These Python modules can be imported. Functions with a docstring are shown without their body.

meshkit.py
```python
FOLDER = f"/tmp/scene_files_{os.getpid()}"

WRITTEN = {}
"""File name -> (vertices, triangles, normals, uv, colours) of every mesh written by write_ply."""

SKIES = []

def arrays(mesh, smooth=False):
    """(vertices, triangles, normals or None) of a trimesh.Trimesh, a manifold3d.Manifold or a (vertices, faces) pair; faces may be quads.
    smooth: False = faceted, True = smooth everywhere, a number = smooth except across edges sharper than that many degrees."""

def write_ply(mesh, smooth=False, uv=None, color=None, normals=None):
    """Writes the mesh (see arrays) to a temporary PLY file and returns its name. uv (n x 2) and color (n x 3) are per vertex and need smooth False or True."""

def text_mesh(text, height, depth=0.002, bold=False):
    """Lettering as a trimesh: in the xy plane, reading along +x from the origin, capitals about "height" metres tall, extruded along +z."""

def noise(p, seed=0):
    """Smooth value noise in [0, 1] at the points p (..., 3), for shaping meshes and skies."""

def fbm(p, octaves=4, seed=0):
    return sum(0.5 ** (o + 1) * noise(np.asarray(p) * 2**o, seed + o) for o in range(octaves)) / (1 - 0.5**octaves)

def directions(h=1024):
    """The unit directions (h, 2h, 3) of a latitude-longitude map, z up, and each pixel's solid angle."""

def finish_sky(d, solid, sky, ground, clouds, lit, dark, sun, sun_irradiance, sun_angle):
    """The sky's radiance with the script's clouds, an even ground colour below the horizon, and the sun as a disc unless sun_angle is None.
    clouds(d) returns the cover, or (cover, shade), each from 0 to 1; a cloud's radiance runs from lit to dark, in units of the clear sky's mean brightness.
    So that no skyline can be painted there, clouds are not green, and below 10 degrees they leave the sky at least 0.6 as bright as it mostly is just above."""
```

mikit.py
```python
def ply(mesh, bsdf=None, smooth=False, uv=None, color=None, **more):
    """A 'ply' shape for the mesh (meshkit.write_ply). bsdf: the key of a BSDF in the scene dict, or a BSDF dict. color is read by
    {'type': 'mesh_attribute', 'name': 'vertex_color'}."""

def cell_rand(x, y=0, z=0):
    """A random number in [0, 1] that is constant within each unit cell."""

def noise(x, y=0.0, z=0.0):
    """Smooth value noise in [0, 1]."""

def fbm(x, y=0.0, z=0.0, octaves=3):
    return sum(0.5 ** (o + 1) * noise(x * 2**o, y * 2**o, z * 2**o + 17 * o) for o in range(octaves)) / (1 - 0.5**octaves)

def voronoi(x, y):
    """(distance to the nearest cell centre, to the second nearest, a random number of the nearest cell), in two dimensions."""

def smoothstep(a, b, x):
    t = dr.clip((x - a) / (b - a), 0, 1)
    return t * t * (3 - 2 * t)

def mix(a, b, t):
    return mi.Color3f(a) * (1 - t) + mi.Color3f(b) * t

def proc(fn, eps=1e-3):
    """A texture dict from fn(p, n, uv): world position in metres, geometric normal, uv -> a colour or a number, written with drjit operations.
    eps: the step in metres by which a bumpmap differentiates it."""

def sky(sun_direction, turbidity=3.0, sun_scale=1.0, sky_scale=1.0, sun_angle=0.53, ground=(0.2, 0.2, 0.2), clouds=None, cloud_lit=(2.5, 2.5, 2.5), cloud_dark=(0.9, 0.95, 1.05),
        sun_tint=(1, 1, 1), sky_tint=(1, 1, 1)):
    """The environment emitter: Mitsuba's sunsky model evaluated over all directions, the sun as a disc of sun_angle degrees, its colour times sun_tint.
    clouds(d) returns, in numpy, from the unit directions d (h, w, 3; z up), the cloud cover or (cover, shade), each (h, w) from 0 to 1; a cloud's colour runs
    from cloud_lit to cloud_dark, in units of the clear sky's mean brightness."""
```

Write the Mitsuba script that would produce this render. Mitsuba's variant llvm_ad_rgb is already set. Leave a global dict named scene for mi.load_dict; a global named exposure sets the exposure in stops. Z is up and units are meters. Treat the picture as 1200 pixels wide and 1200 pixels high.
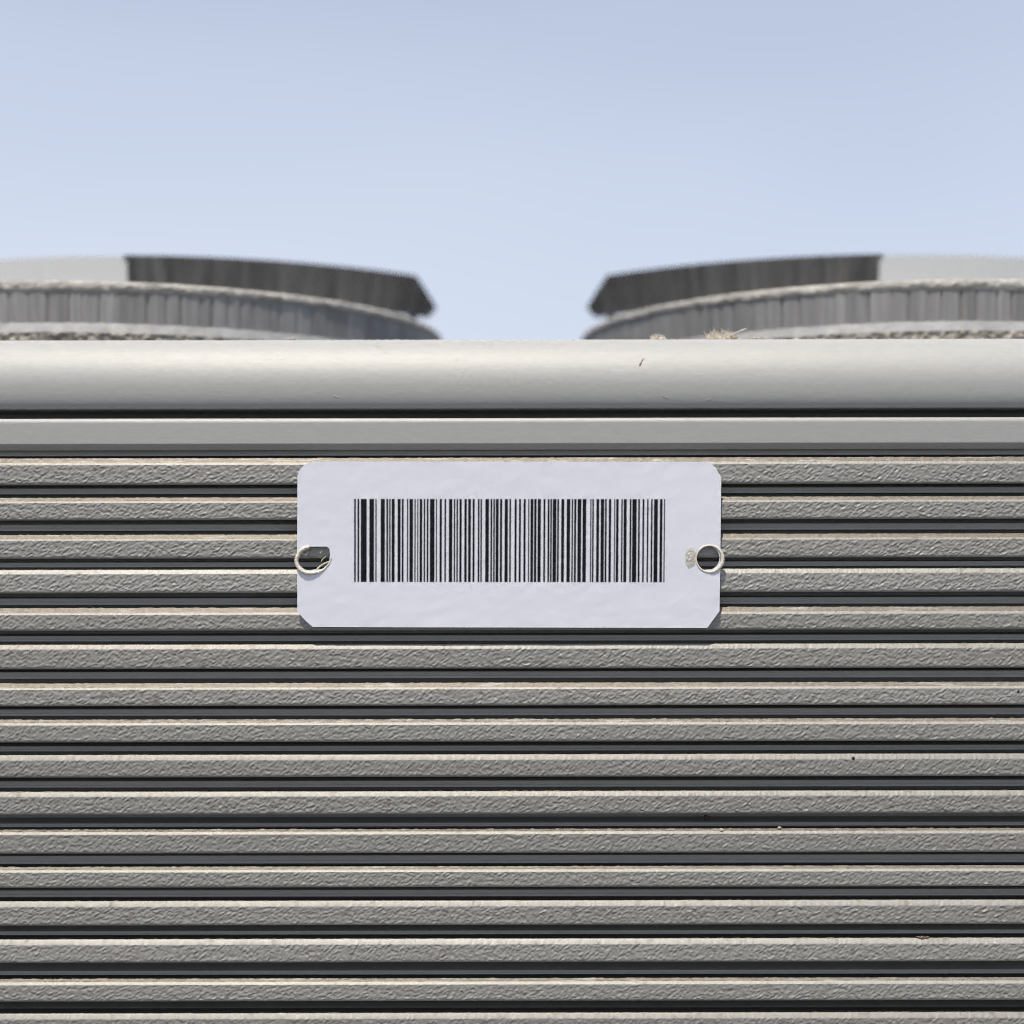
import math
import numpy as np
import trimesh
import manifold3d as m3
import drjit as dr
import mitsuba as mi
import mikit
import meshkit

# ------------------------------------------------------------------ camera, light, exposure
H = 1.25                       # camera height above the ground
F = 1395.0                     # focal length in photograph pixels (1200 wide)
WALL = 0.70                    # distance from the camera to the wall's front plane
ROLL = math.radians(0.10)
T = mi.ScalarTransform4f
exposure = 1.65
SUN_EL, SUN_AZ = math.radians(68.0), math.radians(-22.0)     # azimuth from straight behind the camera, to the left
sun_dir = [math.cos(SUN_EL) * math.sin(SUN_AZ), -math.cos(SUN_EL) * math.cos(SUN_AZ), math.sin(SUN_EL)]


def veil(d):
    n = meshkit.fbm(np.stack([d[..., 0] * 1.6, d[..., 1] * 1.6, d[..., 2] * 3.5], -1) + 4.3, octaves=3, seed=5)
    return np.clip(0.95 - 0.78 * d[..., 2] + 0.45 * (n - 0.5), 0.25, 0.97)


scene = {
    "type": "scene",
    "camera": {"type": "thinlens", "fov": math.degrees(2 * math.atan(600 / F)), "fov_axis": "x",
               "aperture_radius": 0.0092, "focus_distance": WALL - 0.003, "near_clip": 0.02, "far_clip": 2000.0,
               "to_world": T().look_at(origin=[0, 0, H], target=[0, 1, H], up=[math.sin(ROLL), 0, math.cos(ROLL)])},
    "sky": mikit.sky(sun_dir, turbidity=4.0, sun_tint=(0.92, 0.988, 1.095), clouds=veil, cloud_lit=(2.02, 2.18, 2.52), cloud_dark=(2.0, 2.3, 2.7)),
}
labels = {}
rng = np.random.default_rng(7)
MM = 0.001


def px(u, v, d=0.0):
    """World point at depth d (m, behind the wall's front plane) whose image is at (u, v) of the photograph, before roll."""
    y = WALL + d
    return np.array([(u - 600) * y / F, y, H + (600 - v) * y / F])


def zz(v, d=0.0):
    return H + (600 - v) * (WALL + d) / F


# ------------------------------------------------------------------ materials
def mat(key, colour, rough, spec=0.5, metallic=0.0, bump=None, bump_eps=2e-4):
    b = {"type": "principled", "base_color": colour if isinstance(colour, dict) else {"type": "rgb", "value": list(colour)},
         "roughness": rough, "specular": spec, "metallic": metallic}
    if bump is not None:
        b = {"type": "bumpmap", "arbitrary": mikit.proc(bump, eps=bump_eps), "scale": 1.0, "bsdf": b}
    scene[key] = {"type": "twosided", "bsdf": b}
    return key


def grain(base, amp, s, s2=None):
    base = tuple(base)
    s2 = s2 or s

    def fn(p, n, uv):
        g = mikit.fbm(p.x * s, p.y * s2, p.z * s2, octaves=3)
        return mi.Color3f(base) * (1 + amp * (g - 0.5) * 2)
    return mikit.proc(fn)


VC = {"type": "mesh_attribute", "name": "vertex_color"}
mat("mat_plank", VC, 0.60, 0.5, 0.45)
mat("mat_metal_paint", grain((0.410, 0.415, 0.397), 0.05, 260, 900), 0.60, 0.5, 0.22)
PAPER = (0.77, 0.79, 0.855)
scene["mat_paper"] = {"type": "twosided", "bsdf": {"type": "diffuse", "reflectance": grain(PAPER, 0.02, 150)}}
mat("mat_ring", grain((0.67, 0.625, 0.52), 0.2, 1500), 0.5, 0.4)
mat("mat_residue", grain((0.52, 0.50, 0.45), 0.4, 900), 0.7, 0.3)
mat("mat_drum", VC, 0.6, 0.3)
scene["mat_baffle"] = {"type": "twosided", "bsdf": {"type": "roughconductor", "material": "none", "distribution": "ggx", "alpha": 0.28, "specular_reflectance": VC}}   # dull dark sheet metal
mat("mat_panel", grain((0.54, 0.55, 0.54), 0.05, 12), 0.5, 0.4)
mat("mat_backing", (0.10, 0.10, 0.10), 0.8, 0.2)
mat("mat_straw", grain((0.66, 0.59, 0.48), 0.2, 2000), 0.7, 0.2)
mat("mat_husk", grain((0.50, 0.42, 0.33), 0.35, 2500), 0.7, 0.2)
mat("mat_grit", grain((0.46, 0.43, 0.38), 0.4, 1500), 0.8, 0.2)
mat("mat_leaf", grain((0.17, 0.125, 0.09), 0.4, 2500), 0.8, 0.2)
mat("mat_dirt", (0.05, 0.042, 0.035), 0.9, 0.1)
mat("mat_ground", grain((0.085, 0.082, 0.078), 0.25, 3.0), 0.9, 0.2)


def add(key, mesh, m, smooth=False, color=None):
    assert key not in scene, key
    scene[key] = mikit.ply(mesh, m, smooth=smooth, color=color)


def numbered(base, i):
    return base if i == 0 else f"{base}_{i:03d}"


# ------------------------------------------------------------------ mesh helpers
def grid_faces(nr, nc, off=0):
    r, c = np.meshgrid(np.arange(nr - 1), np.arange(nc - 1), indexing="ij")
    a = (r * nc + c).ravel() + off
    return np.vstack([np.stack([a, a + 1, a + nc + 1], 1), np.stack([a, a + nc + 1, a + nc], 1)])


def sweep(segments, xs, closed_ends=True):
    """Extrudes profile segments (each an (n, 2) array of (depth, z), going up at the front) along x. Returns vertices, faces and, per vertex, its segment."""
    V, Fc, S, off = [], [], [], 0
    for k, seg in enumerate(segments):
        seg = np.asarray(seg, float)
        n, m = len(seg), len(xs)
        g = np.zeros((n, m, 3))
        g[..., 0], g[..., 1], g[..., 2] = xs[None], WALL + seg[:, None, 0], seg[:, None, 1]
        V.append(g.reshape(-1, 3)); Fc.append(grid_faces(n, m, off)); S.append(np.full(n * m, k)); off += n * m
    if closed_ends:
        loop = np.vstack(segments)
        poly = __import__("shapely").Polygon(loop).buffer(0)
        poly = max(getattr(poly, "geoms", [poly]), key=lambda q: q.area)
        pv, pf = trimesh.creation.triangulate_polygon(poly, engine="earcut")
        for x, flip in ((xs[0], True), (xs[-1], False)):
            e = np.column_stack([np.full(len(pv), x), WALL + pv[:, 0], pv[:, 1]])
            f = pf[:, ::-1] if flip else pf
            V.append(e); Fc.append(f + off); S.append(np.full(len(e), -1)); off += len(e)
    return np.vstack(V), np.vstack(Fc), np.concatenate(S)


def line(a, b, n):
    return np.linspace(a, b, n)


def arc(c, ra, rb, a0, a1, n):
    """Elliptic arc in (depth, z): angle 0 faces the camera (-depth), 90 faces up."""
    t = np.radians(np.linspace(a0, a1, n))
    return np.stack([c[0] - ra * np.cos(t), c[1] + rb * np.sin(t)], 1)


def oriented_noise(shape, step, length, width, angle, r):
    """Band-limited noise on a grid (rows z, columns x): grains of the given length and width (m), long axis at `angle` degrees from x."""
    nz, nx = shape
    w = np.fft.rfft2(r.standard_normal(shape))
    kz, kx = np.fft.fftfreq(nz, step)[:, None], np.fft.rfftfreq(nx, step)[None]
    a = math.radians(angle)
    kl, kw = kx * math.cos(a) + kz * math.sin(a), -kx * math.sin(a) + kz * math.cos(a)
    env = np.exp(-0.5 * ((kl * length) ** 2 + (kw * width) ** 2) * 3.0) * (1 - np.exp(-((kl * length) ** 2 + (kw * width) ** 2) * 6))
    h = np.fft.irfft2(w * env, shape)
    return h / h.std()


STEP = 0.00055
FINE = np.arange(-0.345, 0.3451, STEP)
XS = np.concatenate([np.arange(-0.95, -0.345, 0.0025), FINE, np.arange(0.3475, 0.951, 0.0025)])


def relief(i):
    """Leathery embossing of one plank, as a lookup (x, z) -> height in metres."""
    r = np.random.default_rng(100 + i)
    nz, nx = 64, 1280
    a = oriented_noise((nz, nx), STEP, 3.6 * MM, 1.25 * MM, 32 + 4 * r.standard_normal(), r)
    b = oriented_noise((nz, nx), STEP, 3.1 * MM, 1.2 * MM, -22 + 4 * r.standard_normal(), r)
    c = oriented_noise((nz, nx), STEP, 1.6 * MM, 0.85 * MM, 10, r)
    big = oriented_noise((nz, nx), STEP, 9 * MM, 5 * MM, 20, r)
    h = np.maximum(a + 0.25 * big, b - 0.1) + 0.28 * c
    h = (h - h.mean()) / h.std()

    def at(x, z):
        fx, fz = (np.asarray(x) / STEP) % nx, (np.asarray(z) / STEP) % nz
        ix, iz = np.floor(fx).astype(int), np.floor(fz).astype(int)
        tx, tz = fx - ix, fz - iz
        g = lambda p, q: h[p % nz, q % nx]  # noqa: E731
        return (g(iz, ix) * (1 - tx) + g(iz, ix + 1) * tx) * (1 - tz) + (g(iz + 1, ix) * (1 - tx) + g(iz + 1, ix + 1) * tx) * tz
    return at


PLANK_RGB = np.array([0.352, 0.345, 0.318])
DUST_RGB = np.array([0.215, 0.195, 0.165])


def fbm2(x, z, sx, sz, seed):
    return meshkit.fbm(np.stack([x * sx, z * sz, np.full_like(x, seed * 3.7)], -1), octaves=3, seed=seed)


# ------------------------------------------------------------------ ground
gr = np.concatenate([[0], np.geomspace(0.5, 900, 40)])
th = np.linspace(0, 2 * np.pi, 65)[:-1]
gv = np.stack([gr[:, None] * np.cos(th), gr[:, None] * np.sin(th), np.zeros((41, 64))], -1).reshape(-1, 3)
ii, jj = np.meshgrid(np.arange(40), np.arange(64), indexing="ij")
a, b = (ii * 64 + jj).ravel(), (ii * 64 + (jj + 1) % 64).ravel()
add("ground", trimesh.Trimesh(gv, np.vstack([np.stack([a, a + 64, b + 64], 1), np.stack([a, b + 64, b], 1)]), process=False), "mat_ground")
labels["ground"] = {"label": "plain dark ground below the ribbed cladding", "category": "ground", "kind": "structure"}

# ------------------------------------------------------------------ the clad wall: planks, rail, coping
# per plank, photograph rows: tongue top, ledge rear, ledge front, bottom of the pale edge, face bottom, kind (A: dusty ledge + thin edge, B: wide clean bevel)
ROWS = [
    (527.5, 534.6, 542.0, 546.5, 568.5, "A"), (572.7, 579.2, 587.2, 590.8, 610.0, "A"), (615.0, 622.3, 631.5, 635.0, 655.0, "A"),
    (659.5, 664.8, 668.5, 674.0, 695.6, "B"), (701.5, 709.0, 718.0, 722.2, 739.8, "A"), (745.6, 751.7, 756.5, 762.3, 784.6, "B"),
    (788.0, 795.4, 806.0, 809.8, 828.0, "A"), (831.7, 839.0, 847.4, 851.5, 870.4, "A"), (875.0, 880.4, 886.0, 892.5, 911.7, "B"),
    (916.0, 923.0, 929.2, 935.0, 955.4, "B"), (965.5, 969.0, 975.5, 979.8, 1001.0, "A"), (1003.5, 1012.3, 1020.0, 1024.0, 1041.0, "A"),
    (1044.0, 1051.7, 1057.7, 1064.0, 1085.4, "B"), (1092.0, 1096.8, 1102.5, 1108.7, 1129.0, "B"), (1138.5, 1142.5, 1151.6, 1156.0, 1174.6, "A"),
    (1181.5, 1184.5, 1189.6, 1195.8, 1217.0, "B"),
]
ROWS = [tuple(q - 1.0 if not isinstance(q, str) else q for q in row) for row in ROWS]      # measured at the left edge, one pixel low by the roll
k = 0
while zz(ROWS[-1][4]) > 0.05:                         # the wall goes on to the ground
    src = ROWS[9 + k % 7]
    s = ROWS[-1][4] + 3.6 - src[0]
    ROWS.append(tuple(q + s if not isinstance(q, str) else q for q in src)); k += 1

LEDGE_D, BACK_D = 7.2 * MM, 21.8 * MM
for i, (vt, vr, vf, vw, vb, kind) in enumerate(ROWS):
    near = i < 17
    vw = vw - 1.1 if kind == "A" else vw - 0.5
    vd = (537.3, 583.5, 627.0, vf + 0.9, 712.7, vf + 0.9, 801.0, 843.5, vf + 0.9, vf + 0.9, 972.3, 1016.0, vf + 0.9, vf + 0.9, 1147.2, vf + 0.9)[i] - 1.0 if i < 16 else vf - (4.5 if kind == "A" else 0.1)
    zt, zr, zf, zw, zb = zz(vt, LEDGE_D), zz(vr, LEDGE_D), zz(vf, 0.6 * MM), zz(vw), zz(vb)
    prev_b = zz(520) if i == 0 else zz(ROWS[i - 1][4])
    zt = min(zt, prev_b - 0.8 * MM)
    zr = max(zr, zf + 1.2 * MM)
    n_face = max(6, int((zw - zb) / 0.0006)) if near else 4
    face_z = np.linspace(zb + 2.0 * MM, zw, n_face)
    face = np.column_stack([np.zeros(n_face), face_z])
    bottom = arc((1.2 * MM, zb + 2.0 * MM), 1.2 * MM, 2.0 * MM, -80, 0, 9)
    if kind == "A":
        rn = zf - zw
        nose = np.array([[0, zw], [0.10 * MM, zw + 0.14 * rn], [0.7 * MM, zw + 0.58 * rn], [1.25 * MM, zw + 0.95 * rn], [1.5 * MM, zf]])
    else:
        nose = np.array([[0, zw], [0.12 * MM, zw + 0.18 * (zf - zw)], [1.5 * MM, zw + 0.9 * (zf - zw)], [1.9 * MM, zf + 0.1 * MM]])
    front = np.vstack([bottom, face[1:], nose[1:]])
    LIP = 3.3 * MM if kind == "A" else 2.4 * MM
    lip_z = max(zz(vd, LIP), nose[-1][1] + 0.15 * MM)
    zr = max(zr, lip_z + 0.6 * MM)
    ledge = line(nose[-1], (LIP, lip_z), 6)
    channel = [np.array([[LIP, lip_z], [LIP + 0.3 * MM, lip_z - 3.0 * MM]]), np.array([[LIP + 0.3 * MM, lip_z - 3.0 * MM], [17 * MM, lip_z - 3.0 * MM]]),
               np.array([[17 * MM, lip_z - 3.0 * MM], [17 * MM, zr]]), np.array([[17 * MM, zr], [LEDGE_D, zr]])]
    zm = zr + 0.32 * (zt - zr)
    tongue = np.array([[LEDGE_D, zr], [LEDGE_D + 0.1 * MM, zm], [LEDGE_D + 0.6 * MM, zm + 0.1 * MM], [LEDGE_D + 0.6 * MM, zt]])
    segs = [front, ledge, *channel, tongue[:2], tongue[1:3], tongue[2:],
            np.array([[LEDGE_D + 0.6 * MM, zt], [22 * MM, zt]]), np.array([[22 * MM, zt], [22 * MM, prev_b + 3 * MM]]),
            np.array([[22 * MM, prev_b + 3 * MM], [23 * MM, prev_b + 3 * MM]]), np.array([[23 * MM, prev_b + 3 * MM], [23 * MM, zt - 2 * MM]]),
            np.array([[23 * MM, zt - 2 * MM], [BACK_D, zt - 2 * MM]]), np.array([[BACK_D, zt - 2 * MM], [BACK_D, zb]]),
            np.array([[BACK_D, zb], [1.0 * MM, zb]])]
    xs = XS if near else np.linspace(-0.95, 0.95, 96)
    v, f, s = sweep(segs, xs)
    x, z = v[:, 0].copy(), v[:, 2].copy()
    if near:
        rel = relief(i)
        on = s == 0
        # full strength on the face, fading out round the bottom edge and over the thin bright edge, where the mould was smooth
        w = np.clip((z - zb) / (1.6 * MM), 0.25, 1) * np.clip((zw + (0.15 if kind == "A" else 0.3) * (zf - zw) - z) / (0.8 * MM), 0.0, 1) + 0.08 * (z > zw)
        h = rel(x, z) * 0.165 * MM
        v[on, 1] -= (w * h)[on]
        rough = (fbm2(x, z, 900, 900, i) - 0.5) * 0.25 * MM
        ed = (s == 0) & (z > zw)
        v[ed, 1] -= rough[ed]; v[ed, 2] += 0.6 * rough[ed]
        led = s == 1
        v[led, 2] += ((fbm2(x, v[:, 1], 420, 900, i + 50) - 0.5) * 0.7 * MM)[led]
    tone = 1 + 0.05 * np.random.default_rng(i).standard_normal()
    col = PLANK_RGB * tone * (1 + 0.16 * (fbm2(x, z, 60, 500, i + 7) - 0.5))[:, None]
    if near:                                                         # dust lying in streaks on the ledges and specks of it on the faces
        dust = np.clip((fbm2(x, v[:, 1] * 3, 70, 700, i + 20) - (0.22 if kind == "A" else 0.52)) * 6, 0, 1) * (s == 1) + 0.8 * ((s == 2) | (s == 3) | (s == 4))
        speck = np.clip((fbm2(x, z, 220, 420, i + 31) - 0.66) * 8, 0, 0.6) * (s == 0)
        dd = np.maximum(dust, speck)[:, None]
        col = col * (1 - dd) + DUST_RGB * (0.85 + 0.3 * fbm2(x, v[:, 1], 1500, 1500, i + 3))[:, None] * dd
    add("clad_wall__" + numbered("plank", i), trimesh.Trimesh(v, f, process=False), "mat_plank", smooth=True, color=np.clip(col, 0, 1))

# smooth top rail
z0, z1, z2, z3 = zz(489.5), zz(495.5), zz(520), zz(526.5)
front = np.vstack([line((3.2 * MM, z3), (0.2 * MM, z2 - 0.2 * MM), 4), line((0, z2 + 0.3 * MM), (0, z1), 24), arc((2.6 * MM, z1), 2.6 * MM, z0 - z1, 6, 90, 12)])
segs = [front, np.array([front[-1], [41 * MM, z0 + 0.2 * MM]]), np.array([[41 * MM, z0 + 0.2 * MM], [41 * MM, z0 + 9 * MM]]),
        np.array([[41 * MM, z0 + 9 * MM], [41.8 * MM, z0 + 9 * MM]]), np.array([[41.8 * MM, z0 + 9 * MM], [41.8 * MM, z3]]), np.array([[41.8 * MM, z3], front[0]])]
v, f, s = sweep(segs, XS)
on = s == 0
v[on, 1] -= ((fbm2(v[:, 0], v[:, 2], 380, 1300, 61) - 0.5) * 0.10 * MM)[on]
add("clad_wall__rail", trimesh.Trimesh(v, f, process=False), "mat_metal_paint", smooth=True)

# rounded coping
CD = -1.0 * MM
zc1, zc2, zu = zz(454), zz(456.5), zz(478)
CR = zz(396.2, 22 * MM) - zc1
top_end = np.array([CD + CR - CR * math.cos(math.radians(84)), zc1 + CR * math.sin(math.radians(84))])
zt_ = top_end[1]
pts = [arc((CD + 3.4 * MM, zc2), 3.4 * MM, zc2 - zu, -88, 0, 24), line((CD, zc2), (CD, zc1), 4)[1:], arc((CD + CR, zc1), CR, CR, 0, 84, 44)[1:]]
front = np.vstack(pts)
slope_top = front[-1]
front_cop = front.copy()
segs = [front, line(slope_top, (74 * MM, zt_ + 0.2 * MM), 3), np.array([[74 * MM, zt_ + 0.2 * MM], [74 * MM, z0 + 13 * MM]]),
        np.array([[74 * MM, z0 + 13 * MM], [42 * MM, z0 + 13 * MM]]), np.array([[42 * MM, z0 + 13 * MM], [42 * MM, zu]]), np.array([[42 * MM, zu], front[0]])]
v, f, s = sweep(segs, XS)
on = s == 0
arcl = np.concatenate([[0], np.cumsum(np.linalg.norm(np.diff(front, axis=0), axis=1))])
sv = np.zeros(len(v))
sv[on] = np.repeat(arcl, len(XS))
bump = np.zeros(len(v))
bump[on] = (meshkit.fbm(np.stack([v[on, 0] * 640, sv[on] * 800, sv[on] * 0], -1), octaves=2, seed=71) - 0.5) * 0.085 * MM + (meshkit.fbm(np.stack([v[on, 0] * 45, sv[on] * 60, sv[on] * 0], -1), octaves=2, seed=72) - 0.5) * 0.08 * MM
v[:, 1] -= bump
v[on, 2] += 0.5 * bump[on]
add("clad_wall__coping", trimesh.Trimesh(v, f, process=False), "mat_metal_paint", smooth=40)
labels["clad_wall__coping"] = {"label": "smooth rounded grey coping along the top"}
labels["clad_wall__rail"] = {"label": "smooth flat rail under the coping"}

bx = trimesh.creation.box(bounds=[[-0.948, WALL + 42 * MM, 0.0], [0.948, WALL + 66 * MM, z0 + 12.5 * MM]])
add("clad_wall__backing", bx, "mat_backing")
labels["clad_wall"] = {"label": "grey metal clad wall of embossed horizontal planks under a smooth rounded coping", "category": "wall"}

# ------------------------------------------------------------------ the tag with the barcode
TAG_F, TAG_B = -3.0 * MM, -2.3 * MM            # front and back of the sheet


def tag_bend(x, z):
    """How far the sheet leans out from its plane."""
    lo = (fbm2(x, z, 13, 17, 81) - 0.5) * 0.7 * MM
    dim = (fbm2(x + 0.6 * z, z - 0.4 * x, 110, 190, 82) - 0.5) * 0.42 * MM
    return lo + dim


def P2(pts, d=-3.0 * MM):
    return np.array([px(u, v, d)[[0, 2]] for u, v in pts])


outline = [(357, 544.3), (366, 540.3), (830.5, 541.6), (838.5, 548), (845.3, 560), (844.0, 650), (843.0, 716.5), (828.5, 736.3), (366, 734.3), (358, 727), (348.2, 716.5), (348.0, 640), (348.6, 556.5), (351.5, 549.5)]
circle = lambda c, r, n=40: [(c[0] + r * math.cos(q), c[1] + r * math.sin(q)) for q in np.linspace(0, 2 * math.pi, n, endpoint=False)]  # noqa: E731
poly = lambda pts: m3.CrossSection([P2(pts).tolist()], m3.FillRule.NonZero)  # noqa: E731
cs = poly(outline)
left_hole = poly(circle((362, 655), 13)) + poly([(362, 640.2), (383, 640.2), (386, 643), (386.6, 650), (385.6, 658), (383.5, 664), (380.5, 666.3), (362, 667.5)])
right_hole = poly(circle((828.7, 654.3), 14.4))
cs = cs - left_hole - right_hole
shapely = __import__("shapely")
rings = [np.array(q) for q in cs.to_polygons()]
solid = shapely.Polygon(max(rings, key=lambda q: shapely.Polygon(q).area))
for q in rings:
    if shapely.Polygon(q).area < 0.5 * solid.area and solid.contains(shapely.Polygon(q).representative_point()):
        solid = solid.difference(shapely.Polygon(q))
CELL = 1.4 * MM
x0_, z0_, x1_, z1_ = solid.bounds
gx, gz = np.arange(x0_ - 1e-4, x1_ + CELL, CELL), np.arange(z0_ - 1e-4, z1_ + CELL, CELL)
bxs = shapely.box(*[q.ravel() for q in (lambda A, B: (A, B, A + CELL, B + CELL))(*np.meshgrid(gx[:-1], gz[:-1]))])
shapely.prepare(solid)
pv, pf, off = [], [], 0
for cell, inside, cut in zip(bxs, shapely.contains(solid, bxs), shapely.intersects(solid, bxs)):
    if inside:
        a0, b0, a1, b1 = cell.bounds
        pv.append([[a0, b0], [a1, b0], [a1, b1], [a0, b1]]); pf.append(np.array([[0, 1, 2], [0, 2, 3]]) + off); off += 4
    elif cut:
        got = solid.intersection(cell)
        for g in getattr(got, "geoms", [got]):
            if g.geom_type == "Polygon" and g.area > 1e-12:
                q, t_ = trimesh.creation.triangulate_polygon(shapely.geometry.polygon.orient(g), engine="earcut")
                pv.append(q); pf.append(np.asarray(t_) + off); off += len(q)
pv, pf = np.vstack(pv), np.vstack(pf)
_, first, inv = np.unique(np.round(pv / 2e-6).astype(int), axis=0, return_index=True, return_inverse=True)
pv, pf = pv[first], inv.ravel()[pf]
pf = pf[(pf[:, 0] != pf[:, 1]) & (pf[:, 1] != pf[:, 2]) & (pf[:, 0] != pf[:, 2])]
e1_, e2_ = pv[pf[:, 1]] - pv[pf[:, 0]], pv[pf[:, 2]] - pv[pf[:, 0]]
sgn = e1_[:, 0] * e2_[:, 1] - e1_[:, 1] * e2_[:, 0]
pf[sgn < 0] = pf[sgn < 0][:, ::-1]
bend = tag_bend(pv[:, 0], pv[:, 1])
fr = np.column_stack([pv[:, 0], WALL + TAG_F - bend, pv[:, 1]])
bk = np.column_stack([pv[:, 0], WALL + TAG_B - bend, pv[:, 1]])
e = np.vstack([pf[:, [0, 1]], pf[:, [1, 2]], pf[:, [2, 0]]])
keys, inv, cnt = np.unique(np.sort(e, 1), axis=0, return_inverse=True, return_counts=True)
rim_e = e[cnt[inv.ravel()] == 1]
N = len(pv)
walls = np.vstack([np.column_stack([rim_e[:, 1], rim_e[:, 0], rim_e[:, 0] + N]), np.column_stack([rim_e[:, 1], rim_e[:, 0] + N, rim_e[:, 1] + N])])
wv = np.vstack([fr, bk])
tm = trimesh.util.concatenate([trimesh.Trimesh(fr, pf, process=False), trimesh.Trimesh(bk, pf[:, ::-1], process=False), trimesh.Trimesh(wv, walls, process=False)])
add("barcode_tag__sheet", tm, "mat_paper", smooth=True)
labels["barcode_tag"] = {"label": "white rectangular tag with a black barcode and clipped corners, fixed to the planks", "category": "tag"}

BARS = []
for base, bars in ((410, [(88, 120), (155, 187), (222, 338), (394, 485), (515, 537), (622, 703), (736, 768), (791, 818), (842, 900), (962, 1018), (1046, 1080), (1150, 1172)]),
                   (470, [(172, 240), (272, 294), (328, 347), (377, 425), (458, 485), (520, 550), (583, 672), (703, 722), (778, 820), (875, 905), (965, 1030)]),
                   (530, [(35, 60), (88, 116), (148, 190), (247, 292), (323, 375), (413, 450), (518, 548), (570, 598), (668, 738), (772, 803), (828, 858), (878, 932), (962, 1003)]),
                   (590, [(28, 90), (122, 153), (228, 266), (315, 352), (408, 447), (500, 520), (548, 600), (620, 665), (692, 752), (808, 842), (892, 925), (945, 975)]),
                   (650, [(-34, 35), (55, 88), (137, 193), (247, 313), (345, 371), (397, 435), (465, 535), (565, 635), (720, 739), (759, 788), (842, 895), (930, 995), (1015, 1047)]),
                   (710, [(63, 108), (170, 188), (210, 257), (313, 340), (362, 420), (483, 514), (535, 620), (652, 685), (740, 773), (830, 858), (910, 940), (970, 1045), (1088, 1138), (1170, 1189)])):
    BARS += [(base + p / 17.143, base + q / 17.143) for p, q in bars]
INK_EDGE = 0.62 * MM                            # ink bleeds softly into the paper
BX0 = float(px(415, 0, TAG_F)[0])
KT = (WALL + TAG_F) / F
BZ0 = float(px(0, 584.3, TAG_F)[2])


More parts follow.
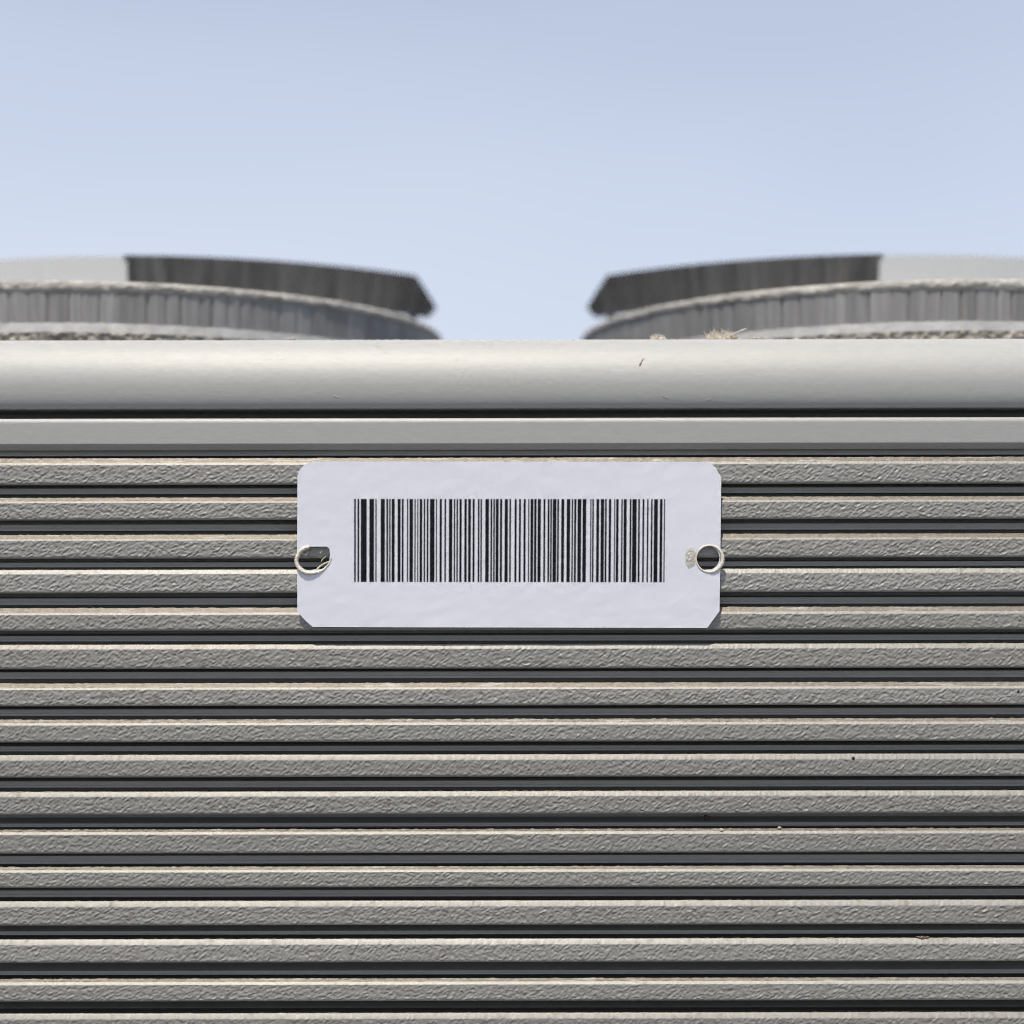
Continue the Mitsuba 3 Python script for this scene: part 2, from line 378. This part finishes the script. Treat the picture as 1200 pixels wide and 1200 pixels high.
def ink_cover(p, n, uv):
    g = (p.x - BX0) / (364 * KT)
    t = (BZ0 - p.z) / (97.4 * KT)
    x_ = p.x + (0.2 + 0.8 * g) * t * KT + (mikit.noise(p.x * 900, p.z * 700) - 0.5) * 0.12 * MM
    cover = mi.Float(0)
    for p_, q_ in BARS:
        a_, b_ = (p_ - 600) * KT, (q_ - 600) * KT
        cover += dr.clip((x_ - a_) / INK_EDGE + 0.62, 0, 1) - dr.clip((x_ - b_) / INK_EDGE + 0.38, 0, 1)
    top = BZ0 - g * 0.9 * KT
    cover *= dr.clip((top - p.z) / INK_EDGE + 0.5, 0, 1) * dr.clip((p.z - (top - 97.5 * KT)) / INK_EDGE + 0.5, 0, 1)
    return cover * (0.985 + 0.015 * mikit.noise(p.x * 800, p.z * 800))


# satin black resin ink on the matt paper
scene["mat_print"] = {"type": "twosided", "bsdf": {
    "type": "blendbsdf", "weight": mikit.proc(ink_cover),
    "bsdf_0": {"type": "diffuse", "reflectance": grain(PAPER, 0.02, 150)},
    "bsdf_1": {"type": "roughconductor", "material": "none", "distribution": "ggx", "alpha": 0.15, "specular_reflectance": {"type": "rgb", "value": [0.02, 0.02, 0.022]}}}}
lo, hi = px(412.5, 684.5, TAG_F), px(781.5, 581.5, TAG_F)
bx_, bz_ = np.linspace(lo[0], hi[0], 150), np.linspace(lo[2], hi[2], 46)
GX, GZ = np.meshgrid(bx_, bz_)
v = np.column_stack([GX.ravel(), (WALL + TAG_F - tag_bend(GX, GZ) - 0.04 * MM).ravel(), GZ.ravel()])
add("barcode_tag__barcode", trimesh.Trimesh(v, grid_faces(46, 150), process=False), "mat_print", smooth=True)
labels["barcode_tag__barcode"] = {"label": "printed black barcode of thin and thick upright bars"}


def tube(path, rad, n=12, closed=False, wob=0.0, seed=0):
    path, rad = np.asarray(path, float), np.broadcast_to(rad, len(path)).astype(float)
    m = len(path)
    tan = np.roll(path, -1, 0) - np.roll(path, 1, 0) if closed else np.gradient(path, axis=0)
    tan /= np.linalg.norm(tan, axis=1, keepdims=True)
    ref = np.array([0, 1.0, 0.02])
    a_ = np.cross(tan, ref); a_ /= np.linalg.norm(a_, axis=1, keepdims=True)
    b_ = np.cross(tan, a_)
    q = np.linspace(0, 2 * np.pi, n, endpoint=False)
    r = rad[:, None] * (1 + wob * np.random.default_rng(seed).standard_normal((m, n)))
    v = path[:, None] + r[..., None] * (np.cos(q)[None, :, None] * a_[:, None] + np.sin(q)[None, :, None] * b_[:, None])
    v = v.reshape(-1, 3)
    rows = m if closed else m - 1
    i_, j_ = np.meshgrid(np.arange(rows), np.arange(n), indexing="ij")
    A, B = i_ * n + j_, i_ * n + (j_ + 1) % n
    C, D = ((i_ + 1) % m) * n + j_, ((i_ + 1) % m) * n + (j_ + 1) % n
    f = np.vstack([np.stack([A, B, D], -1).reshape(-1, 3), np.stack([A, D, C], -1).reshape(-1, 3)])
    if not closed:
        v = np.vstack([v, path[:1], path[-1:]])
        c0, c1 = m * n, m * n + 1
        j = np.arange(n)
        f = np.vstack([f, np.stack([np.full(n, c0), (j + 1) % n, j], 1), np.stack([np.full(n, c1), (m - 1) * n + j, (m - 1) * n + (j + 1) % n], 1)])
    t_ = trimesh.Trimesh(v, f, process=False)
    if t_.volume < 0:
        t_.invert()
    return t_


def spline(pts, n):
    from scipy.interpolate import CubicSpline
    pts = np.asarray(pts, float)
    return CubicSpline(np.arange(len(pts)), pts)(np.linspace(0, len(pts) - 1, n))


# left: a worn loop of cream cord through the slot; right: a round eyelet ring
K = WALL / F
lp = spline([(362.5, 640.8), (355.5, 643.0), (350.0, 648.5), (347.3, 656), (349.0, 663), (354.5, 669), (362, 671.3), (371, 670.5), (379, 667.0), (385.5, 660.0), (387.8, 653.5)], 90)
path = np.array([px(u, v, -3.4 * MM) for u, v in lp])
path[:, 1] += 0.5 * MM * np.sin(np.linspace(0, 9, 90))
rad = 2.05 * K * np.interp(np.linspace(0, 1, 90), [0, 0.06, 0.5, 0.72, 0.9, 1], [0.9, 1.15, 1.05, 0.8, 0.5, 0.35])
loop = tube(path, rad, wob=0.10, seed=3)
add("barcode_tag__ring", loop, "mat_ring", smooth=60)
labels["barcode_tag__ring"] = {"label": "worn cream cord loop in the left slot"}
strands = []
for pts, r0 in (([(370.5, 667.5), (376, 662.5), (381, 659.5), (386, 657.5)], 0.9), ([(376.5, 657.5), (378.5, 654.5), (382, 651.8)], 0.55), ([(375, 648), (377.2, 645.0)], 0.45), ([(353, 645.5), (357, 650), (361, 646)], 0.4)):
    sp = spline(pts, 24) if len(pts) > 2 else np.linspace(pts[0], pts[1], 24)
    strands.append(tube(np.array([px(u, v, -2.7 * MM) for u, v in sp]), r0 * K * np.linspace(1.1, 0.7, 24), n=8, wob=0.12, seed=len(pts)))
add("barcode_tag__ring__loose_strand", trimesh.util.concatenate(strands), "mat_ring", smooth=60)
cc = circle((831.2, 655.2), 15.6, 100)
path = np.array([px(u, v, -3.25 * MM) for u, v in cc])
ang = np.linspace(0, 2 * np.pi, 100, endpoint=False)
rad = K * (1.05 + 1.2 * np.clip(np.cos(ang - 0.25), 0, 1))
add("barcode_tag__ring_001", tube(path, rad, closed=True, wob=0.06, seed=8), "mat_ring", smooth=60)
labels["barcode_tag__ring_001"] = {"label": "cream eyelet ring at the right hole"}
# crumpled patch beside the right hole
nu, nv = 46, 60
uu, vv = np.meshgrid(np.linspace(-1, 1, nu), np.linspace(-1, 1, nv))
cx, cz = px(809.5, 655.0, TAG_F)[[0, 2]]
x, z = cx + uu * 6.6 * K, cz + vv * 13.0 * K
rr = np.sqrt(uu ** 2 + vv ** 2) + 0.25 * (fbm2(x, z, 420, 420, 90) - 0.5) * 2
hgt = np.clip(1.0 - rr, 0, 1) ** 0.5 * 0.45 * MM + np.clip(1.05 - rr, 0, 1) * (fbm2(x, z, 1100, 1100, 91) - 0.5) * 1.5 * MM
keep = rr < 0.98
pv = np.column_stack([x.ravel(), (WALL + TAG_F - tag_bend(x, z) - 0.05 * MM - hgt).ravel(), z.ravel()])
pf = grid_faces(nv, nu)
pf = pf[keep.ravel()[pf].all(1)]
add("barcode_tag__crumpled_patch", trimesh.Trimesh(pv, pf, process=True), "mat_residue", smooth=True)

# ------------------------------------------------------------------ the two round drums behind
DR, DX, DY = 0.249, 0.312, 0.80 + 0.249


def revolve(cx, cy, th, prof_r, prof_z, disp=None):
    """Surface of revolution over the angles th (0 faces the camera) for a profile going upwards."""
    R, TH = np.broadcast_arrays(np.asarray(prof_r)[:, None], th[None])
    Z = np.broadcast_to(np.asarray(prof_z)[:, None], R.shape)
    if disp is not None:
        R = R + disp(TH, Z)
    v = np.stack([cx + R * np.sin(TH), cy - R * np.cos(TH), Z], -1).reshape(-1, 3)
    return v, grid_faces(len(prof_r), len(th)), TH.ravel(), Z.ravel()


def hh(v, y=0.80):
    return H + (600 - v) * y / F


def drum(idx, side):
    key = numbered("drum", idx)
    cx = side * DX
    th = np.linspace(-np.pi, np.pi, 1801)
    seed = 300 + 40 * idx
    r = np.random.default_rng(seed)
    # corrugated wall: flats about 13 mm wide parted by narrow grooves, unevenly spaced
    cuts = np.cumsum(r.uniform(7.5, 15.5, 400)) * MM / DR - np.pi
    depth = r.uniform(0.25, 1.0, 400)
    width = r.uniform(0.8, 2.2, 400)

    def groove(TH):
        d = np.zeros_like(TH)
        for c, dp, w in zip(cuts, depth, width):
            if c < np.pi:
                d = np.maximum(d, dp * np.exp(-0.5 * ((TH - c) * DR / (w * 0.36 * MM)) ** 2))
        return d
    g1 = groove(th)
    zs = np.linspace(hh(377), hh(339), 10)
    v, f, TH, Z = revolve(cx, DY, th, np.full(10, DR - 1.4 * MM), zs, lambda a_, z_: -1.5 * MM * g1[None] + 0 * z_)
    n1 = meshkit.fbm(np.stack([TH * 120, Z * 25, Z * 0], -1), octaves=3, seed=seed)
    n2 = meshkit.fbm(np.stack([TH * 9, Z * 3, Z * 0], -1), octaves=2, seed=seed + 1)
    groove_mix = np.tile(g1, 10)[:, None]
    flat_tone = r.uniform(0.84, 1.14, 401)[np.searchsorted(cuts, TH)]
    base = np.array([0.235, 0.233, 0.232]) * flat_tone[:, None] * (0.58 + 0.62 * n1 + 0.25 * n2)[:, None]
    col = base * (1 - 0.55 * np.clip(groove_mix, 0, 1)) + np.array([0.13, 0.12, 0.095]) * 0.55 * np.clip(groove_mix, 0, 1)    # blends to a darker brown with groove depth
    add(key + "__ribbed_wall", trimesh.Trimesh(v, f, process=False), "mat_drum", smooth=True, color=np.clip(col, 0, 1))
    # rolled rim with lint and grit on it
    a_ = np.radians(np.linspace(-80, 100, 14))
    zm, rb = hh(333.6), 4.0 * MM
    lump = lambda T_, Z_: (meshkit.fbm(np.stack([T_ * 70, Z_ * 300, Z_ * 0], -1), octaves=4, seed=seed + 2) - 0.5) * 2.6 * MM  # noqa: E731
    v, f, TH, Z = revolve(cx, DY, th, DR - 3.6 * MM + rb * np.cos(a_), zm + rb * np.sin(a_), lump)
    n1 = meshkit.fbm(np.stack([TH * 45, Z * 400, Z * 0], -1), octaves=3, seed=seed + 3)[:, None]
    col = np.array([0.37, 0.355, 0.325]) * (0.5 + 1.0 * n1)
    add(key + "__rim", trimesh.Trimesh(v, f, process=False), "mat_drum", smooth=True, color=np.clip(col, 0, 1))
    # flared skirt, littered lower edge, then the body down to the ground
    v, f, TH, Z = revolve(cx, DY, th, np.linspace(DR + 2.0 * MM, DR - 1.6 * MM, 8), np.linspace(hh(389), hh(376.2), 8), lambda T_, Z_: (meshkit.fbm(np.stack([T_ * 60, Z_ * 200, Z_ * 0], -1), octaves=2, seed=seed + 4) - 0.5) * 0.8 * MM)
    n1 = meshkit.fbm(np.stack([TH * 40, Z * 300, Z * 0], -1), octaves=3, seed=seed + 5)[:, None]
    add(key + "__skirt", trimesh.Trimesh(v, f, process=False), "mat_drum", smooth=True, color=np.clip(np.array([0.33, 0.335, 0.335]) * (0.7 + 0.55 * n1), 0, 1))
    zs = np.linspace(hh(408), hh(388.7), 26)
    v, f, TH, Z = revolve(cx, DY, th, np.full(26, DR + 1.5 * MM), zs, lambda T_, Z_: (meshkit.fbm(np.stack([T_ * 75, Z_ * 260, Z_ * 0], -1), octaves=3, seed=seed + 6) - 0.45) * 5.5 * MM)
    n1 = meshkit.fbm(np.stack([TH * 90, Z * 420, Z * 0], -1), octaves=3, seed=seed + 7)[:, None]
    t_ = np.clip((n1 - 0.38) * 4, 0, 1)
    col = np.array([0.21, 0.185, 0.155]) * (1 - t_) + np.array([0.42, 0.385, 0.33]) * t_
    add(key + "__litter_crust", trimesh.Trimesh(v, f, process=False), "mat_drum", smooth=True, color=np.clip(col, 0, 1))
    th2 = np.linspace(-np.pi, np.pi, 181)
    v, f, TH, Z = revolve(cx, DY, th2, [DR - 2 * MM, DR - 2 * MM], [0.0, hh(404)])
    add(key + "__body", trimesh.Trimesh(v, f, process=False), "mat_drum", smooth=True, color=np.full((len(v), 3), 0.28))
    v, f, TH, Z = revolve(cx, DY, th2, [DR - 4 * MM, 0.001], [zm, zm + 1 * MM])
    add(key + "__top_plate", trimesh.Trimesh(v, f, process=False), "mat_drum", smooth=True, color=np.full((len(v), 3), 0.30))
    # dark curved baffle standing over the top, leaning outwards, its outer end cut on a slant
    BX, BY, BR, BT = side * 0.3195, 1.325, 0.375, 0.2056
    zt_b, zb_b = H + BT, H + 0.173
    s_in = -side                                       # towards the gap between the drums
    end_t, end_b = math.radians(39.2), math.radians(43.6)
    start = math.radians(1.5 if side < 0 else 3.5)
    n = 500
    tt = np.linspace(0, 1, n)
    rows_r = np.array([0, 0, 1.0]) * 0
    V_, F_, C_, off_ = [], [], [], 0
    levels = np.array([0, 0.09, 0.18, 0.27, 0.4, 0.55, 0.7, 0.85, 0.95, 1.0])                     # bottom to top
    lean_r = 0.0108
    outer, inner = [], []
    gsp = np.sin(np.cumsum(r.uniform(0.25, 0.75, n)))
    for lv in levels:
        e = end_b + (end_t - end_b) * max(0, lv - 0.27) / 0.73 - math.radians(1.0) * max(0, 0.27 - lv) / 0.27
        q = start + (e - start) * tt
        rad_ = BR - lean_r * (1 - lv) + 0.5 * MM * gsp
        outer.append(np.stack([BX + s_in * rad_ * np.sin(q), BY - rad_ * np.cos(q), np.full(n, zb_b + (zt_b - zb_b) * lv)], -1))
        ri = rad_ - 4.0 * MM
        inner.append(np.stack([BX + s_in * ri * np.sin(q), BY - ri * np.cos(q), np.full(n, zb_b + (zt_b - zb_b) * lv)], -1))
    outer, inner = np.array(outer), np.array(inner)
    def patch(g):
        nonlocal off_
        V_.append(g.reshape(-1, 3)); F_.append(grid_faces(g.shape[0], g.shape[1], off_)); off_ += g.shape[0] * g.shape[1]
    patch(outer); patch(inner[:, ::-1]); patch(np.stack([outer[-1], inner[-1]])); patch(np.stack([inner[0], outer[0]]))
    patch(np.stack([inner[:, 0], outer[:, 0]], 1)); patch(np.stack([outer[:, -1], inner[:, -1]], 1))
    v = np.vstack(V_); f = np.vstack(F_)
    if side > 0:
        f = f[:, ::-1]
    qa = np.arctan2(v[:, 0] - BX, BY - v[:, 1])
    n1 = meshkit.fbm(np.stack([qa * 75, v[:, 2] * 12, qa * 0], -1), octaves=3, seed=seed + 11)[:, None]
    col = np.array([0.19, 0.186, 0.177]) * (0.3 + 1.4 * n1)
    add(key + "__baffle", trimesh.Trimesh(v, f, process=False), "mat_baffle", smooth=True, color=np.clip(col, 0, 1))
    labels[key + "__baffle"] = {"label": "dark curved baffle above the rim"}
    # pale sheet closing the rest of the ring
    q = np.linspace(-math.radians(48), start + math.radians(0.35), 200)
    rows = []
    for rr_, zz_ in ((BR - 7 * MM, zb_b - 0.004), (BR - 1.2 * MM, zb_b - 0.004), (BR - 1.2 * MM, zt_b - 0.0006), (BR - 7 * MM, zt_b - 0.0006), (BR - 7 * MM, zb_b - 0.004)):
        rows.append(np.stack([BX + s_in * rr_ * np.sin(q), BY - rr_ * np.cos(q), np.full(200, zz_)], -1))
    rows = np.array(rows)
    V_, F_, off_ = [], [], 0
    for k_ in range(4):
        patch(rows[k_:k_ + 2])
    patch(np.stack([rows[[0, 3], -1], rows[[1, 2], -1]])); patch(np.stack([rows[[0, 3], 0], rows[[1, 2], 0]]))
    f = np.vstack(F_)
    if side > 0:
        f = f[:, ::-1]
    add(key + "__pale_panel", trimesh.Trimesh(np.vstack(V_), f, process=False), "mat_panel")
    labels[key + "__pale_panel"] = {"label": "pale smooth curved panel beside the baffle"}
    for k_, qd in enumerate((-30, -4, 12, 28, 40)):
        qd = math.radians(qd)
        rs = BR - 14 * MM
        if math.hypot(BX + s_in * rs * math.sin(qd) - cx, BY - rs * math.cos(qd) - DY) > DR - 0.015:
            continue
        p = np.array([BX + s_in * rs * math.sin(qd), BY - rs * math.cos(qd)])
        post = trimesh.creation.cylinder(0.004, segment=[[p[0], p[1], zm + 0.5 * MM], [p[0], p[1], zb_b + 0.01]])
        add(key + "__" + numbered("support_post", k_), post, "mat_backing")
    which = "left" if side < 0 else "right"
    labels[key] = {"label": f"round weathered ribbed metal drum behind the coping on the {which}, dark baffle on top", "category": "drum", "group": "ribbed drums behind the coping"}


drum(0, -1)
drum(1, +1)

# ------------------------------------------------------------------ litter on the coping and in the grooves
def cop_point(u, v):
    """Point of the coping's front surface seen at (u, v)."""
    cand = front_cop
    vs = 600 - (cand[:, 1] - H) * F / (WALL + cand[:, 0])
    i_ = np.argsort(vs)
    d = np.interp(v, vs[i_], cand[i_, 0])
    return px(u, v, d)


TOPD = 0.030


def tuft(key, u0, u1, vtop, n, lab, cat, seed, m="mat_straw", spikes=True):
    r = np.random.default_rng(seed)
    parts = []
    zc_ = zt_ - 0.3 * MM
    ux = np.linspace(u0, u1, 26)
    basep = np.array([[(u - 600) * (WALL + TOPD) / F, WALL + TOPD + 1.2 * MM * math.sin(k_ * 0.7), zc_ + 0.7 * MM + 0.5 * MM * r.random()] for k_, u in enumerate(ux)])
    prof = np.sin(np.linspace(0.12, np.pi - 0.12, 26)) ** 0.6
    parts.append(tube(basep, 0.8 * MM * prof, n=10, wob=0.16, seed=seed))
    for k_ in range(n):
        a_ = r.uniform(0.04, 0.96)
        i_ = int(a_ * 25)
        b0 = basep[i_] + [r.uniform(-1, 1) * 0.6 * MM, r.uniform(-1, 1) * 1.2 * MM, 0.3 * MM]
        hgt_ = r.uniform(0.5, 1.25) * (394.5 - vtop) * K * (0.55 + 0.45 * math.sin(math.pi * min(1, a_ * 1.1)))
        tip = b0 + [r.normal(-0.15, 0.35) * hgt_, r.normal(0, 0.25) * hgt_, hgt_]
        mid = (b0 + tip) / 2 + [r.normal(0, 0.12) * hgt_, 0, 0]
        parts.append(tube(spline([b0, mid, tip], 6), np.linspace(0.34, 0.06, 6) * MM, n=5))
    add(key, trimesh.util.concatenate(parts), m, smooth=50)
    labels[key] = {"label": lab, "category": cat}


tuft("seed_tuft__bristles", 829, 868, 383.5, 75, "x", "x", 11)
del labels["seed_tuft__bristles"]
stalk = tube(np.array([[(u - 600) * (WALL + TOPD) / F, WALL + TOPD - 1.5 * MM, H + (600 - v) * (WALL + TOPD) / F] for u, v in spline([(856, 394.6), (862, 391.5), (868, 388.6), (874.5, 386.4)], 20)]), np.linspace(0.75, 0.5, 20) * MM, n=8, wob=0.1, seed=4)
add("seed_tuft__stalk", stalk, "mat_grit", smooth=50)
labels["seed_tuft"] = {"label": "bristly straw-coloured seed tuft with a pale stalk, larger one on the coping's top edge", "category": "seed tuft"}
tuft("seed_tuft_001", 763, 781, 389, 34, "small bristly straw-coloured seed tuft on the coping's top edge, left of the larger one", "seed tuft", 12)
tuft("plant_fluff", 876, 900, 390.5, 22, "flat grey tuft of dry plant fluff just right of the larger seed tuft", "plant fluff", 13, "mat_grit")
tuft("lint_shred", 335, 348, 391, 9, "tiny pale lint shred on the coping's top edge in front of the left drum", "lint", 14, "mat_grit")

# brown husk stuck on the coping's front
hp = [cop_point(u, v) + [0, -0.6 * MM, 0.3 * MM] for u, v in ((749.3, 428.8), (750.8, 425.5), (752.6, 422.3), (755.2, 420.8))]
husk = tube(spline(hp, 16), np.array([0.15, 0.3, 0.5, 0.62, 0.7, 0.66, 0.62, 0.55, 0.5, 0.44, 0.38, 0.32, 0.28, 0.24, 0.18, 0.1]) * 0.75 * MM, n=8, wob=0.18, seed=21)
add("seed_husk", husk, "mat_husk", smooth=50)
labels["seed_husk"] = {"label": "small brown seed husk stuck on the coping's sunlit slope", "category": "seed husk"}


def fibre(key, pts_, rad_, m, lab):
    pp = [cop_point(u, v) + [0, -0.25 * MM, 0.12 * MM] for u, v in pts_]
    add(key, tube(spline(pp, 20), np.linspace(1, 0.6, 20) * rad_, n=6), m, smooth=50)
    labels[key] = {"label": lab, "category": "fibre"}


fibre("lint_fibre", [(391, 463.4), (394, 464.6), (397.5, 465.8)], 0.28 * MM, "mat_grit", "short pale lint fibre on the lower coping, left of the tag's barcode")
fibre("lint_fibre_001", [(777, 464.0), (780, 466.0), (783, 467.4)], 0.28 * MM, "mat_grit", "short pale lint fibre on the lower coping below the small seed tuft")
fibre("lint_fibre_002", [(827, 470.3), (830, 468.7), (833.5, 468.5)], 0.25 * MM, "mat_grit", "hooked pale lint fibre on the lower coping below the larger seed tuft")
fibre("lint_fibre_003", [(440, 406.0), (448, 408.5), (452, 413.0), (457, 414.3)], 0.10 * MM, "mat_grit", "curled hair-thin fibre on the upper coping below the left drum's end")

# grit: little pale crumbs along the top edge and specks on the coping
parts = []
for _ in range(230):
    u = rng.choice([rng.uniform(0, 1200), rng.uniform(380, 520), rng.uniform(930, 1160)])
    s_ = rng.uniform(0.25, 0.75) * MM * (1.2 if rng.random() < 0.1 else 0.8)
    b_ = trimesh.creation.icosphere(1, 1.0)
    b_.vertices *= rng.uniform(0.6, 1.3, (len(b_.vertices), 1)) * np.array([1.6, 1.2, 0.7]) * s_
    b_.apply_translation([(u - 600) * (WALL + TOPD) / F, WALL + TOPD + rng.uniform(-2.5, 4) * MM, zt_ + 0.1 * MM])
    parts.append(b_)
for _ in range(260):
    u, v = rng.uniform(0, 1200), 400 + 75 * rng.random()
    b_ = trimesh.creation.icosphere(1, 1.0)
    s_ = rng.uniform(0.1, 0.26) * MM
    b_.vertices *= rng.uniform(0.6, 1.3, (len(b_.vertices), 1)) * np.array([1.7, 1.0, 0.8]) * s_
    b_.apply_translation(cop_point(u, v))
    parts.append(b_)
add("grit", trimesh.util.concatenate(parts), "mat_grit")
labels["grit"] = {"label": "pale grit crumbs scattered along the coping", "category": "grit", "kind": "stuff"}


def lump(key, u, v, d, size, m, lab, cat, seed, n=1):
    r = np.random.default_rng(seed)
    parts = []
    for k_ in range(n):
        b_ = trimesh.creation.icosphere(2, 1.0)
        nn = meshkit.fbm(b_.vertices * 1.7 + seed + k_, octaves=2, seed=seed)[:, None]
        b_.vertices *= (0.55 + 0.9 * nn) * np.array(size) * MM * (1 if k_ == 0 else r.uniform(0.3, 0.7))
        b_.apply_translation(px(u + (0 if k_ == 0 else r.normal(0, size[0] * 2.2)), v + (0 if k_ == 0 else r.uniform(-1, 1)), d))
        parts.append(b_)
    add(key, trimesh.util.concatenate(parts), m, smooth=True)
    labels[key] = {"label": lab, "category": cat}


lump("dirt_clot", 999.5, 889.3, -0.1 * MM, (0.9, 0.5, 1.1), "mat_dirt", "tiny dark dirt clot on a plank's pale upper edge, lower right", "dirt", 41)
lump("dirt_clot_001", 827.5, 958.5, 4.2 * MM, (1.7, 1.5, 1.6), "mat_dirt", "dark round dirt clot deep in a groove below and right of the tag", "dirt", 42)
lump("dirt_clot_002", 1193, 811.5, -0.1 * MM, (0.8, 0.4, 0.8), "mat_dirt", "tiny dark dirt clot on a plank at the photo's right edge", "dirt", 43)
lump("lint_ball", 844.5, 973.0, 1.2 * MM, (1.1, 0.9, 0.9), "mat_grit", "tiny tan lint ball on a dusty ledge under the dark round clot", "lint", 44, 3)
lump("lint_ball_001", 912.5, 970.5, 2.2 * MM, (0.9, 0.8, 0.7), "mat_grit", "tiny grey lint ball on a dusty ledge, right of the tan one", "lint", 45, 4)
lump("leaf_crumb", 1080, 1099.5, 1.8 * MM, (2.0, 1.0, 0.8), "mat_leaf", "brown crumbs of dry leaf on a ledge near the lower right corner", "leaf crumb", 46, 7)
